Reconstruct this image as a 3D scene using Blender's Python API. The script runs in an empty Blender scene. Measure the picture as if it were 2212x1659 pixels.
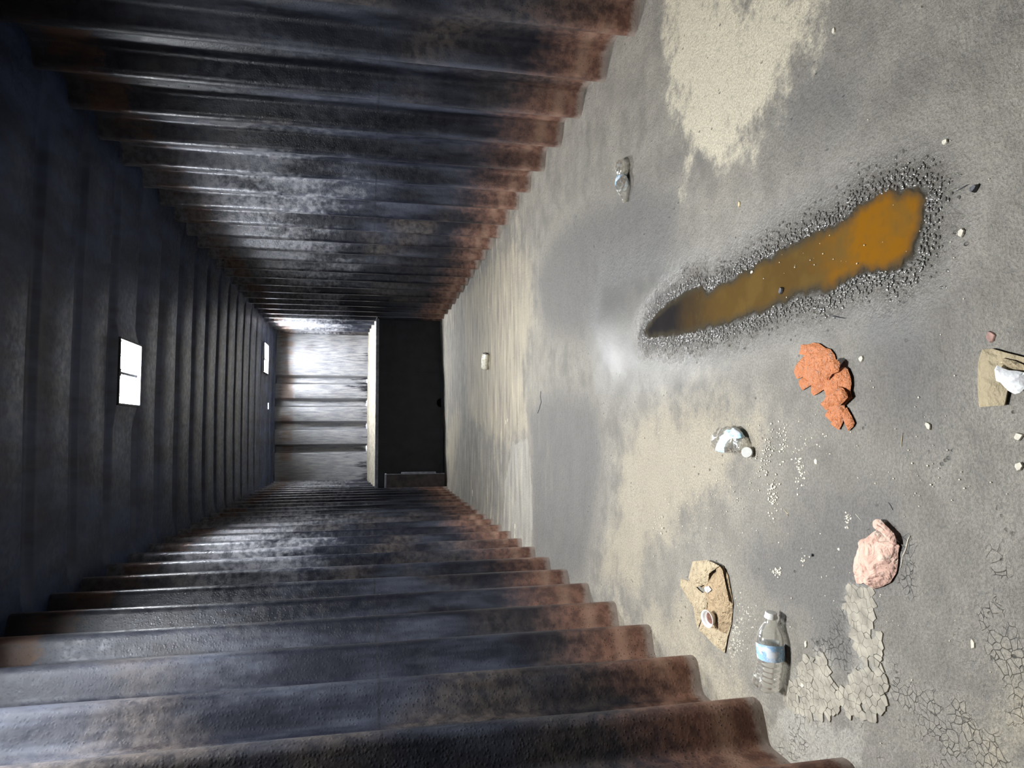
import bpy, bmesh, math, random
import numpy as np
from mathutils import Vector, Matrix, noise
from mathutils.geometry import delaunay_2d_cdt

random.seed(7)
rng = np.random.default_rng(7)
scene = bpy.context.scene
C = scene.collection

# ------------------------------------------------------------------ camera
F_PX, PITCH, YAW, ROLL, CAM_H, CAM_X = 1494.8, 0.2045, 0.0722, 0.0084, 1.0581, -0.4401
_cy, _sy = math.cos(YAW), math.sin(YAW)
FWD = Vector((_sy * math.cos(PITCH), _cy * math.cos(PITCH), -math.sin(PITCH)))
_rt = Vector((_cy, -_sy, 0.0))
_up = _rt.cross(FWD)
RT = math.cos(ROLL) * _rt + math.sin(ROLL) * _up
UP = -math.sin(ROLL) * _rt + math.cos(ROLL) * _up
CAM = Vector((CAM_X, 0.0, CAM_H))
cam_data = bpy.data.cameras.new('camera')
cam_data.sensor_fit = 'HORIZONTAL'
cam_data.sensor_width = 36.0
cam_data.lens = F_PX / 2212 * 36.0
cam_data.clip_start = 0.05
cam = bpy.data.objects.new('camera', cam_data)
C.objects.link(cam)
# the phone lay on its side: image right is towards the ground, image up is to the right-hand wall
m3 = Matrix((-UP, RT, -FWD)).transposed()
cam.matrix_world = Matrix.Translation(CAM) @ m3.to_4x4()
scene.camera = cam

# ------------------------------------------------------------------ view and world
scene.view_settings.view_transform = 'Standard'
scene.view_settings.look = 'None'
scene.view_settings.gamma = 1.0
scene.view_settings.use_curve_mapping = False
scene.view_settings.exposure = 2.0
scene.cycles.max_bounces = 6
scene.cycles.diffuse_bounces = 3
scene.cycles.glossy_bounces = 4
scene.cycles.transparent_max_bounces = 12
scene.cycles.sample_clamp_indirect = 4.0
scene.cycles.use_denoising = True
scene.cycles.caustics_reflective = False
scene.cycles.caustics_refractive = False

world = bpy.data.worlds.new('overcast_sky')
scene.world = world
world.use_nodes = True
bg = world.node_tree.nodes['Background']
bg.inputs['Color'].default_value = (0.93, 0.965, 1.0, 1)
bg.inputs['Strength'].default_value = 85.0

# ------------------------------------------------------------------ room measures
HW = 1.175           # inner ridge plane of the side walls
DEP = 0.10           # depth of the corrugation
PITCH_W = 0.3745
CEIL = 2.50
Y0, Y1 = -1.15, 11.90
YP = 9.98            # front of the raised platform
# roof hatches: centre x, centre y, half width, half length
HATCH = [(-0.06, 4.63, 0.188, 0.185), (0.645, 10.36, 0.205, 0.20), (-0.62, 1.92, 0.18, 0.18)]
SLOT = (-0.015, 10.87, 0.045, 0.03)

def portal(x, y, hx, hy, z):
    ld = bpy.data.lights.new('sky_portal', 'AREA')
    ld.shape = 'RECTANGLE'
    ld.size, ld.size_y = 2 * hx, 2 * hy
    ld.cycles.is_portal = True
    o = bpy.data.objects.new('sky_portal', ld)
    o.location = (x, y, z)
    C.objects.link(o)
for (hx_, hy_, a_, b_) in HATCH:
    portal(hx_, hy_, a_, b_, CEIL + 0.05)

# ------------------------------------------------------------------ helpers
def ray(x, y):
    return FWD * F_PX + RT * ((1659 - y) - 829.5) - UP * (x - 1106)

def fl(x, y, z=0.0):
    """pixel of the photograph -> the point of the floor (height z) that it shows"""
    d = ray(x, y)
    t = (z - CAM.z) / d.z
    return CAM + d * t

def mesh(name, verts, faces, mat=None, parent=None, smooth=False):
    me = bpy.data.meshes.new(name)
    me.from_pydata([tuple(v) for v in verts], [], faces)
    me.update()
    if smooth:
        me.polygons.foreach_set('use_smooth', [True] * len(me.polygons))
    o = bpy.data.objects.new(name, me)
    C.objects.link(o)
    if mat:
        me.materials.append(mat)
    if parent:
        o.parent = parent
    return o

def tag(o, label=None, cat=None, group=None, kind=None):
    if label: o['label'] = label
    if cat: o['category'] = cat
    if group: o['group'] = group
    if kind: o['kind'] = kind
    return o

def empty(name, loc=(0, 0, 0), rz=0.0):
    o = bpy.data.objects.new(name, None)
    o.location = loc
    o.rotation_euler = (0, 0, rz)
    o.empty_display_size = 0.05
    C.objects.link(o)
    return o

def box(a, b):
    x0, y0, z0 = a; x1, y1, z1 = b
    v = [(x0,y0,z0),(x1,y0,z0),(x1,y1,z0),(x0,y1,z0),(x0,y0,z1),(x1,y0,z1),(x1,y1,z1),(x0,y1,z1)]
    f = [(0,3,2,1),(4,5,6,7),(0,1,5,4),(1,2,6,5),(2,3,7,6),(3,0,4,7)]
    return v, f

def boxes(name, lst, mat, parent=None, bevel=0.0):
    V, Fc = [], []
    for a, b in lst:
        v, f = box(a, b)
        n = len(V)
        V += v; Fc += [tuple(i + n for i in q) for q in f]
    o = mesh(name, V, Fc, mat, parent)
    if bevel:
        m = o.modifiers.new('bevel', 'BEVEL'); m.width = bevel; m.segments = 2
    return o

def fbm(x, y, z=0.0, oct=4):
    s, a, t = 0.0, 1.0, 0.0
    v = Vector((x, y, z))
    for _ in range(oct):
        s += a * noise.noise(v); t += a
        a *= 0.5; v = v * 2.03 + Vector((3.1, 1.7, 5.3))
    return s / t

def poly_sdf(P, poly):
    """signed distance, positive inside; P (n,2)"""
    P = np.asarray(P, float); A = np.asarray(poly, float); B = np.roll(A, -1, 0)
    d = np.full(len(P), 1e9); ins = np.zeros(len(P), bool)
    for a, b in zip(A, B):
        ab = b - a
        t = np.clip(((P - a) @ ab) / max(ab @ ab, 1e-12), 0, 1)
        q = P - (a + t[:, None] * ab)
        d = np.minimum(d, np.hypot(q[:, 0], q[:, 1]))
        c = (a[1] > P[:, 1]) != (b[1] > P[:, 1])
        with np.errstate(divide='ignore', invalid='ignore'):
            xi = (b[0] - a[0]) * (P[:, 1] - a[1]) / (b[1] - a[1]) + a[0]
        ins ^= c & (P[:, 0] < xi)
    return np.where(ins, d, -d)

def pxpoly(pts, z=0.0):
    return [tuple(fl(x, y, z)[:2]) for x, y in pts]

# ------------------------------------------------------------------ materials
class NT:
    def __init__(self, name):
        self.m = bpy.data.materials.new(name)
        self.m.use_nodes = True
        self.t = self.m.node_tree
        self.t.nodes.clear()
        self.out = self.n('ShaderNodeOutputMaterial')
    def n(self, typ, **kw):
        nd = self.t.nodes.new(typ)
        for k, v in kw.items():
            setattr(nd, k, v)
        return nd
    def l(self, a, b):
        self.t.links.new(a, b)
    def val(self, sock, v):
        if isinstance(v, bpy.types.NodeSocket):
            self.l(v, sock)
        else:
            sock.default_value = v
    def math(self, op, a, b=0.0, c=None, clamp=False):
        nd = self.n('ShaderNodeMath', operation=op, use_clamp=clamp)
        self.val(nd.inputs[0], a); self.val(nd.inputs[1], b)
        if c is not None: self.val(nd.inputs[2], c)
        return nd.outputs[0]
    def mix(self, f, a, b, blend='MIX'):
        nd = self.n('ShaderNodeMix', data_type='RGBA', blend_type=blend)
        self.val(nd.inputs[0], f)
        self.val(nd.inputs[6], a if isinstance(a, bpy.types.NodeSocket) else (*a, 1) if len(a) == 3 else a)
        self.val(nd.inputs[7], b if isinstance(b, bpy.types.NodeSocket) else (*b, 1) if len(b) == 3 else b)
        return nd.outputs[2]
    def step(self, v, lo, hi, a=0.0, b=1.0):
        nd = self.n('ShaderNodeMapRange', interpolation_type='SMOOTHSTEP')
        self.val(nd.inputs[0], v)
        for i, q in enumerate((lo, hi, a, b)): self.val(nd.inputs[i + 1], q)
        return nd.outputs[0]
    def coord(self, scale=(1, 1, 1), loc=(0, 0, 0)):
        tc = self.n('ShaderNodeTexCoord')
        mp = self.n('ShaderNodeMapping')
        mp.inputs['Scale'].default_value = scale
        mp.inputs['Location'].default_value = loc
        self.l(tc.outputs['Object'], mp.inputs[0])
        return mp.outputs[0]
    def noise(self, vec, scale, detail=4.0, rough=0.55, dist=0.0):
        nd = self.n('ShaderNodeTexNoise')
        self.l(vec, nd.inputs['Vector'])
        nd.inputs['Scale'].default_value = scale
        nd.inputs['Detail'].default_value = detail
        nd.inputs['Roughness'].default_value = rough
        nd.inputs['Distortion'].default_value = dist
        return nd.outputs['Fac']
    def voro(self, vec, scale, feature='F1', rnd=1.0):
        nd = self.n('ShaderNodeTexVoronoi', feature=feature)
        self.l(vec, nd.inputs['Vector'])
        nd.inputs['Scale'].default_value = scale
        nd.inputs['Randomness'].default_value = rnd
        return nd.outputs['Distance']
    def sep(self, vec):
        nd = self.n('ShaderNodeSeparateXYZ'); self.l(vec, nd.inputs[0])
        return nd.outputs
    def attr(self, name):
        nd = self.n('ShaderNodeAttribute', attribute_name=name)
        return nd.outputs['Fac']
    def bump(self, h, strength=0.3, dist=0.01, normal=None):
        nd = self.n('ShaderNodeBump')
        nd.inputs['Strength'].default_value = strength
        nd.inputs['Distance'].default_value = dist
        self.l(h, nd.inputs['Height'])
        if normal: self.l(normal, nd.inputs['Normal'])
        return nd.outputs[0]
    def bsdf(self, color, rough=0.5, metal=0.0, normal=None, spec=0.5, **kw):
        nd = self.n('ShaderNodeBsdfPrincipled')
        self.val(nd.inputs['Base Color'], color if isinstance(color, bpy.types.NodeSocket) else (*color, 1))
        self.val(nd.inputs['Roughness'], rough)
        self.val(nd.inputs['Metallic'], metal)
        self.val(nd.inputs['Specular IOR Level'], spec)
        for k, v in kw.items():
            self.val(nd.inputs[k.replace('_', ' ')], v)
        if normal: self.l(normal, nd.inputs['Normal'])
        return nd.outputs[0]
    def done(self, shader):
        self.l(shader, self.out.inputs[0])
        return self.m

def plain(name, col, rough=0.6, var=0.25, scale=30.0, bump=0.15, metal=0.0, spec=0.4, bdist=0.002):
    k = NT(name); v = k.coord()
    n = k.noise(v, scale, 5)
    dk = tuple(c * (1 - var) for c in col); lt = tuple(min(1, c * (1 + var)) for c in col)
    c = k.mix(k.step(n, 0.3, 0.7), dk, lt)
    nb = k.bump(k.noise(v, scale * 3, 4), bump, bdist)
    return k.done(k.bsdf(c, rough, metal, nb, spec))

def steel_wall(name, bottom_rust=True, top_z=2.40, bare=1.25):
    """sooty painted steel sheet: red primer shows at the foot, bare burnt steel with hatch light put in higher up, rust at the top rail"""
    k = NT(name)
    v = k.coord(); x, y, z = k.sep(v)
    vs = k.coord((3.0, 3.0, 0.7))
    mid = k.noise(vs, 2.2, 4, 0.6)
    big = k.noise(v, 1.3, 2, 0.6)
    fine = k.noise(v if bottom_rust else k.coord((1.0, 1.0, 0.12)), 26 if bottom_rust else 40, 4, 0.65)
    c = k.mix(k.step(mid, 0.42, 0.72), (0.007, 0.008, 0.014), (0.052, 0.058, 0.080))
    # upper half burnt bare in blotches; hatch light and near shade put into its colour
    e = k.math('ADD', z, k.math('MULTIPLY', k.math('SUBTRACT', mid, 0.5), 2.2))
    e = k.math('ADD', e, k.math('MULTIPLY', k.math('SUBTRACT', fine, 0.5), 0.9))
    bare_lit_f = k.math('MULTIPLY', k.step(e, bare, bare + (0.75 if bottom_rust else 0.45)), k.step(y, 3.4, 5.0, 0.10, 1.0))  # pale tone fades towards the viewer, lack of light put into the colour
    c = k.mix(k.math('MULTIPLY', bare_lit_f, 0.8), c, k.mix(k.step(fine, 0.38, 0.62), ((0.19, 0.195, 0.22) if bottom_rust else (0.30, 0.31, 0.34)), ((0.36, 0.36, 0.38) if bottom_rust else (0.46, 0.455, 0.46))))
    # dusty brown patches
    c = k.mix(k.math('MULTIPLY', k.step(k.math('ADD', big, k.step(y, 3.2, 1.7, 0.0, 0.13)), 0.54, 0.72), 0.45), c, k.mix(k.step(fine, 0.35, 0.65), (0.040, 0.033, 0.029), (0.130, 0.104, 0.085)))
    if bottom_rust:
        e = k.math('ADD', z, k.math('MULTIPLY', k.math('SUBTRACT', mid, 0.5), -0.75))
        e = k.math('ADD', e, k.math('MULTIPLY', k.math('SUBTRACT', fine, 0.5), -0.20))
        f = k.step(e, 0.46, 0.02)
        c = k.mix(k.math('MULTIPLY', f, 0.92), c, k.mix(k.step(fine, 0.35, 0.65), (0.125, 0.060, 0.042), (0.24, 0.125, 0.085)))
        # tide line of pale dust just over the floor
        t = k.math('MULTIPLY', k.step(k.math('ABSOLUTE', k.math('SUBTRACT', z, 0.13)), 0.05, 0.0), k.step(mid, 0.38, 0.58))
        c = k.mix(k.math('MULTIPLY', t, 0.55), c, (0.36, 0.23, 0.165))
        d = k.step(k.math('ADD', z, k.math('MULTIPLY', fine, -0.05)), 0.025, -0.01)
        c = k.mix(k.math('MULTIPLY', d, 0.8), c, (0.33, 0.28, 0.24))
    # rusty top rail
    e2 = k.math('ADD', z, k.math('MULTIPLY', k.math('SUBTRACT', fine, 0.5), 0.22))
    f2 = k.math('MULTIPLY', k.step(e2, top_z - 0.20, top_z - 0.14), k.step(e2, top_z + 0.06, top_z - 0.02))
    f2 = k.math('MULTIPLY', f2, k.step(mid, 0.36, 0.60))
    c = k.mix(k.math('MULTIPLY', f2, 0.55), c, k.mix(fine, (0.13, 0.050, 0.016), (0.26, 0.135, 0.055)))
    # weld seam
    sm = k.step(k.math('ABSOLUTE', k.math('SUBTRACT', z, 1.02)), 0.006, 0.003)
    c = k.mix(k.math('MULTIPLY', sm, 0.5), c, (0.015, 0.015, 0.018))
    # dark pock marks
    vo = k.voro(v, 90)
    c = k.mix(k.math('MULTIPLY', k.step(vo, 0.20, 0.10), k.step(mid, 0.42, 0.62)), c, (0.010, 0.010, 0.012))
    r = k.math('ADD', k.step(fine, 0.3, 0.7, 0.27, 0.46), k.step(y, 3.6, 2.2, 0.0, 0.26))
    hgt = k.math('ADD', fine, k.math('MULTIPLY', k.step(vo, 0.45, 0.15), 0.22))
    nb = k.bump(hgt, 0.30, 0.006)
    return k.done(k.bsdf(c, r, k.math('MULTIPLY', bare_lit_f, 0.35), nb, k.step(y, 3.6, 2.0, 0.5, 0.16)))

M_WALL = steel_wall('sooty_corrugated_steel')
M_BACK = steel_wall('sooty_end_wall_steel', False, 2.42, 0.75)

def ceiling_mat():
    k = NT('sooty_roof_haze_tint'); v = k.coord()
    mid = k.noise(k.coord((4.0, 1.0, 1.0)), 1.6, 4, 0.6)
    c = k.mix(k.step(mid, 0.35, 0.68), (0.010, 0.017, 0.045), (0.036, 0.055, 0.125))  # blue veil of lens glare put into the roof colour
    c = k.mix(k.math('MULTIPLY', k.step(k.noise(v, 2.5, 4, 0.7), 0.62, 0.74), 0.3), c, (0.10, 0.06, 0.05))
    fine = k.noise(v, 30, 4)
    nb = k.bump(fine, 0.25, 0.006)
    return k.done(k.bsdf(c, k.step(fine, 0.3, 0.7, 0.32, 0.50), 0.0, nb, 0.5))
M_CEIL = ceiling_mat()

def floor_mat():
    k = NT('dusty_sooty_floor'); v = k.coord()
    fine = k.noise(v, 38, 5, 0.68)
    mid = k.noise(v, 6.5, 5, 0.66)
    big = k.noise(v, 1.5, 3, 0.6)
    grit = k.noise(v, 170, 3, 0.7)
    wob = k.math('ADD', k.math('MULTIPLY', k.math('SUBTRACT', mid, 0.5), 0.50), k.math('MULTIPLY', k.math('SUBTRACT', fine, 0.5), 0.16))
    def field(name, lo, hi, w=1.0):
        return k.step(k.math('ADD', k.attr(name), k.math('MULTIPLY', wob, w)), lo, hi)
    c = k.mix(k.step(mid, 0.32, 0.68), (0.170, 0.155, 0.131), (0.280, 0.256, 0.213))
    c = k.mix(k.math('MULTIPLY', k.step(big, 0.42, 0.62), 0.35), c, (0.30, 0.27, 0.215))
    c = k.mix(k.math('MULTIPLY', field('f_dark', -0.06, 0.12), 0.72), c, (0.115, 0.110, 0.105))
    c = k.mix(k.math('MULTIPLY', field('f_tan', -0.08, 0.12), 0.75), c, (0.40, 0.345, 0.25))
    c = k.mix(k.math('MULTIPLY', field('f_cream', -0.03, 0.12, 1.2), 0.80), c, (0.64, 0.57, 0.42))
    c = k.mix(k.math('MULTIPLY', field('f_pale', -0.01, 0.02, 0.30), 0.65), c, (0.40, 0.375, 0.32))
    # dark pits and grit
    vo = k.voro(k.coord((1.0, 0.6, 1.0)), 44)
    pit = k.math('MULTIPLY', k.step(vo, 0.20, 0.09), k.step(mid, 0.52, 0.64))
    c = k.mix(k.math('MULTIPLY', pit, 0.65), c, (0.040, 0.038, 0.035))
    c = k.mix(k.math('MULTIPLY', k.step(grit, 0.62, 0.38), 0.60), c, k.mix(0.6, c, (0.045, 0.042, 0.038)))
    c = k.mix(k.math('MULTIPLY', k.step(fine, 0.48, 0.30), 0.5), c, k.mix(0.55, c, (0.05, 0.047, 0.043)))
    # streaks swept across the far floor
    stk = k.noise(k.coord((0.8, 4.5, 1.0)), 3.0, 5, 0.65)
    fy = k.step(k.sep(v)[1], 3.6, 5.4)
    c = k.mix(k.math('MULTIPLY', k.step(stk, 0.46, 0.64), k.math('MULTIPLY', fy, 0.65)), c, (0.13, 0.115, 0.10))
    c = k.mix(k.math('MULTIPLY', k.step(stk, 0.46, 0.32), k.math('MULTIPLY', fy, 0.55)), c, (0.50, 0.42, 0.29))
    # damp ground round the puddle
    wet = field('f_wet', -0.13, 0.01, 0.30)
    damp = field('f_damp', -0.16, 0.14, 0.35)
    c = k.mix(k.math('MULTIPLY', wet, 0.60), c, (0.060, 0.055, 0.048))
    c = k.mix(k.math('MULTIPLY', damp, 0.30), c, (0.09, 0.088, 0.085))
    dry = k.math('SUBTRACT', 1.0, damp)
    r = k.math('ADD', k.math('MULTIPLY', k.step(fine, 0.3, 0.7, 0.60, 0.80), dry), k.math('MULTIPLY', damp, 0.31))
    r = k.math('ADD', k.math('MULTIPLY', r, k.math('SUBTRACT', 1.0, wet)), k.math('MULTIPLY', wet, 0.08))
    # relief: grit everywhere, fine cracks where the crust is thick
    wv = k.n('ShaderNodeVectorMath', operation='ADD'); k.l(v, wv.inputs[0])
    nv = k.n('ShaderNodeTexNoise'); k.l(v, nv.inputs['Vector']); nv.inputs['Scale'].default_value = 14; nv.inputs['Detail'].default_value = 2
    sc = k.n('ShaderNodeVectorMath', operation='SCALE'); k.l(nv.outputs['Color'], sc.inputs[0]); sc.inputs['Scale'].default_value = 0.05
    k.l(sc.outputs[0], wv.inputs[1])
    cr = k.step(k.voro(wv.outputs[0], 62, 'DISTANCE_TO_EDGE'), 0.05, 0.0)
    crack = k.math('MULTIPLY', cr, k.math('MULTIPLY', field('f_crack', -0.02, 0.05, 0.6), k.step(mid, 0.52, 0.60)))
    c = k.mix(k.math('MULTIPLY', crack, 0.5), c, (0.035, 0.033, 0.03))
    hgt = k.math('ADD', k.math('MULTIPLY', fine, 1.1), k.math('MULTIPLY', grit, 0.40))
    hgt = k.math('SUBTRACT', hgt, k.math('MULTIPLY', crack, 0.6))
    hgt = k.math('SUBTRACT', hgt, k.math('MULTIPLY', pit, 0.6))
    nd = k.n('ShaderNodeBump'); nd.inputs['Distance'].default_value = 0.008
    k.l(hgt, nd.inputs['Height'])
    st = k.math('ADD', k.math('MULTIPLY', dry, 0.75), k.math('ADD', 0.10, k.math('MULTIPLY', wet, 0.90)))
    k.l(st, nd.inputs['Strength'])
    return k.done(k.bsdf(c, r, 0.0, nd.outputs[0], 0.5))
M_FLOOR = floor_mat()

M_DARK = plain('black_sooty_plate', (0.008, 0.009, 0.012), 0.6, 0.5, 6, 0.2)
M_FRAME = plain('hatch_frame_steel', (0.06, 0.062, 0.07), 0.5, 0.4, 18, 0.2)
M_ASH = plain('pale_ash', (0.30, 0.27, 0.215), 0.85, 0.35, 14, 0.6, bdist=0.02)
M_EDGE = plain('grey_steel_edge', (0.22, 0.23, 0.26), 0.5, 0.3, 20, 0.2)
M_MUD = plain('dried_mud', (0.31, 0.28, 0.225), 0.85, 0.30, 30, 0.7)

# ------------------------------------------------------------------ side walls
def rounded(pts, r, n=3):
    """polyline with its inner corners rounded"""
    out = [pts[0]]
    for a, b, c in zip(pts, pts[1:], pts[2:]):
        a, b, c = Vector(a), Vector(b), Vector(c)
        u, w = (a - b), (c - b)
        ru = min(r, u.length * 0.45); rw = min(r, w.length * 0.45)
        p, q = b + u.normalized() * ru, b + w.normalized() * rw
        for i in range(n + 1):
            t = i / n
            out.append(tuple((1 - t) ** 2 * p + 2 * t * (1 - t) * b + t * t * q))
    out.append(pts[-1])
    return [tuple(o) for o in out]

def corr_profile(phase, y0, y1):
    n0 = math.floor((y0 - phase) / PITCH_W) - 1
    pts = []
    y = phase + n0 * PITCH_W
    while y < y1 + PITCH_W:
        pts += [(y, 0.0), (y + 0.052, 0.0), (y + 0.108, DEP), (y + PITCH_W - 0.038, DEP)]
        y += PITCH_W
    pts = rounded(pts, 0.022, 3)
    return [p for p in pts if y0 <= p[0] <= y1]

def side_wall(name, sgn, phase, label):
    prof = corr_profile(phase, Y0, Y1)
    zs = [-0.06, 0.02, 0.06, 0.15, 0.3, 0.5, 0.75, 1.0, 1.25, 1.5, 1.75, 2.0, 2.2, 2.36, CEIL + 0.05]
    V, Fc = [], []
    for (y, d) in prof:
        for z in zs:
            w = 0.006 * fbm(y * 1.7, z * 1.3, sgn * 4.0, 3)
            V.append((sgn * (HW + d + w), y, z))
    nz = len(zs)
    for i in range(len(prof) - 1):
        for j in range(nz - 1):
            q = (i * nz + j, (i + 1) * nz + j, (i + 1) * nz + j + 1, i * nz + j + 1)
            Fc.append(q if sgn < 0 else q[::-1])
    o = mesh(name, V, Fc, M_WALL, smooth=True)
    tag(o, label, None, None, 'structure')
    return o

side_wall('wall_right', 1, 2.529, 'sooty corrugated steel side wall with red rust along its foot beside the puddle')
side_wall('wall_left', -1, 1.7667, 'sooty corrugated steel side wall beside the full water bottle')

# ------------------------------------------------------------------ end walls
def end_wall(name, y, depth, facing, grooves, label, groove=0.105):
    pts = [(-1.36, 0.0)]
    for x in grooves:
        pts += [(x, 0.0), (x + 0.015, depth), (x + groove, depth), (x + groove + 0.03, 0.0)]
    pts.append((1.36, 0.0))
    pts = [p for p in rounded(pts, 0.012, 2) ]
    zs = [-0.06, 0.5, 1.0, 1.5, 2.0, CEIL + 0.05]
    V = [(px, y + facing * d, z) for px, d in pts for z in zs]
    nz = len(zs)
    Fc = [(i * nz + j, (i + 1) * nz + j, (i + 1) * nz + j + 1, i * nz + j + 1) for i in range(len(pts) - 1) for j in range(nz - 1)]
    o = mesh(name, V, Fc, M_BACK, smooth=True)
    return tag(o, label, None, None, 'structure')

end_wall('wall_back', 11.60, 0.14, 1, (-0.738, -0.367, 0.004, 0.375), 'corrugated steel end wall above the raised platform, lit from the roof hatch')
end_wall('wall_front', Y0 + 0.08, 0.05, -1, (-1.0, -0.6, -0.2, 0.2, 0.6, 0.9), 'closed corrugated steel end behind the viewer')

# ------------------------------------------------------------------ ceiling with its hatch openings
def ceiling():
    per = 0.475
    pts = []
    y = 3.36 - per * 11
    while y < Y1 + 0.5:
        pts += [(y, 0.0), (y + 0.025, 0.032), (y + 0.095, 0.032), (y + 0.12, 0.0)]
        y += per
    pts = rounded(pts, 0.008, 1)
    ys = {round(p[0], 4): p[1] for p in pts if Y0 <= p[0] <= Y1}
    keys = sorted(ys)
    def prof(t):
        for a, b in zip(keys, keys[1:]):
            if a <= t <= b:
                return ys[a] + (ys[b] - ys[a]) * (t - a) / max(b - a, 1e-6)
        return 0.0
    openings = HATCH + [SLOT]
    yl = set(keys) | {Y0, Y1}
    xl = set(np.round(np.linspace(-1.36, 1.36, 18), 4).tolist())
    for (cx, cy, a, b) in openings:
        yl |= {round(cy - b, 4), round(cy + b, 4)}
        xl |= {round(cx - a, 4), round(cx + a, 4)}
    yl, xl = sorted(yl), sorted(xl)
    V = []
    for yy in yl:
        pz = prof(yy)
        for xx in xl:
            flat = 1.0
            for (cx, cy, a, b) in HATCH:
                if abs(xx - cx) < a + 0.03 and abs(yy - cy) < b + 0.03: flat = 0.0
            edge = min(1.0, max(0.0, (1.16 - abs(xx)) / 0.10))
            sag = 0.020 * (1 - (xx / 1.3) ** 2) + 0.012 * fbm(xx * 0.9, yy * 0.7, 2.0, 2)
            V.append((xx, yy, CEIL + pz * flat * edge + sag * flat))
    nx = len(xl); Fc = []
    for j in range(len(yl) - 1):
        for i in range(nx - 1):
            mx, my = (xl[i] + xl[i + 1]) / 2, (yl[j] + yl[j + 1]) / 2
            if any(abs(mx - cx) < a and abs(my - cy) < b for cx, cy, a, b in openings): continue
            Fc.append((j * nx + i, (j + 1) * nx + i, (j + 1) * nx + i + 1, j * nx + i + 1))
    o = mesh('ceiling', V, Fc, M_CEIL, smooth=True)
    global ROOF
    ROOF = o
    tag(o, 'dark corrugated steel roof, lens haze painted in as blue, with two bright hatches', None, None, 'structure')
ceiling()

def hatch(i, label):
    cx, cy, a, b = HATCH[i]
    t = 0.014
    root = empty('roof_hatch' if label else 'hatch_frame', (cx, cy, CEIL))
    if label:
        tag(root, label, 'hatch', 'hatches in the roof')
    else:
        root.parent = ROOF
    z0, z1 = -0.012, 0.040
    for (p, q) in (((-a - t, -b - t, z0), (-a, b + t, z1)), ((a, -b - t, z0), (a + t, b + t, z1)),
                   ((-a, -b - t, z0), (a, -b, z1)), ((-a, b, z0), (a, b + t, z1))):
        boxes('frame_side', [(p, q)], M_FRAME, root, 0.003)
    bar = boxes('crossbar', [((-0.014, -b, 0.012), (0.004, b, 0.036))], M_FRAME, root, 0.002)
    boxes('bracket', [((-0.030, -b, -0.010), (0.016, -b + 0.022, 0.035))], M_FRAME, root, 0.003)
hatch(0, 'bright open roof hatch nearer the viewer, split by a thin bar')
hatch(1, 'small bright roof hatch far down the roof over the raised platform')
hatch(2, None)

# ------------------------------------------------------------------ floor
def floor_fields(P):
    f = {}
    puddle = pxpoly(PUDDLE)
    f['f_wet'] = poly_sdf(P, puddle)
    f['f_damp'] = poly_sdf(P, pxpoly([(1290,840),(1275,700),(1300,600),(1400,560),(1560,520),(1700,440),(1820,380),(2000,360),(2030,480),(1990,640),(1860,680),(1700,720),(1560,790),(1420,850)]))
    f['f_cream'] = np.maximum.reduce([
        poly_sdf(P, pxpoly([(1425,-60),(1430,100),(1455,240),(1480,385),(1510,350),(1540,385),(1590,350),(1640,300),(1680,220),(1735,150),(1780,60),(1800,-60)])) ])
    f['f_tan'] = np.maximum.reduce([
        poly_sdf(P, pxpoly([(1290,1240),(1330,1100),(1340,980),(1400,880),(1560,840),(1640,930),(1570,1040),(1500,1120),(1420,1180),(1360,1280)])),
        poly_sdf(P, pxpoly([(962,980),(968,920),(985,880),(1000,900),(985,990),(975,1040)])),
        poly_sdf(P, pxpoly([(1000,640),(1100,520),(1150,560),(1150,700),(1130,800),(1140,930),(1080,960),(1010,900)])),
        poly_sdf(P, pxpoly([(1330,1330),(1480,1300),(1560,1420),(1640,1530),(1700,1659),(1640,1700),(1500,1450)])),
        poly_sdf(P, pxpoly([(2150,1520),(2300,1500),(2300,1640),(2160,1630)])) ])
    f['f_dark'] = np.maximum.reduce([
        poly_sdf(P, pxpoly([(1150,1290),(1150,1000),(1140,880),(1200,840),(1290,860),(1300,1000),(1280,1150),(1260,1260)])),
        poly_sdf(P, pxpoly([(1160,600),(1200,500),(1380,380),(1460,420),(1480,560),(1400,650),(1280,740),(1180,720)])),
        poly_sdf(P, pxpoly([(1690,190),(1780,120),(1860,140),(1850,260),(1760,330),(1690,320)])),
        poly_sdf(P, pxpoly([(1600,1200),(1700,1060),(1830,1000),(1960,1050),(1960,1300),(1900,1400),(1840,1470),(1740,1380),(1640,1300)])),
        poly_sdf(P, pxpoly([(1830,680),(2000,640),(2080,700),(2050,900),(1950,980),(1870,900)])) ])
    f['f_pale'] = np.maximum.reduce([
        poly_sdf(P, pxpoly([(1085,1180),(1090,1050),(1105,960),(1140,945),(1150,1060),(1150,1190),(1120,1230)])),
        poly_sdf(P, pxpoly(MUD)),
        poly_sdf(P, pxpoly([(1655,1600),(1700,1500),(1760,1560),(1860,1560),(1870,1659),(1760,1720)])) ])
    f['f_crack'] = poly_sdf(P, pxpoly([(1640,1520),(1690,1440),(1800,1380),(1830,1240),(1930,1180),(2080,1150),(2250,1300),(2250,1720),(1700,1720)]))
    return f

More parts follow.
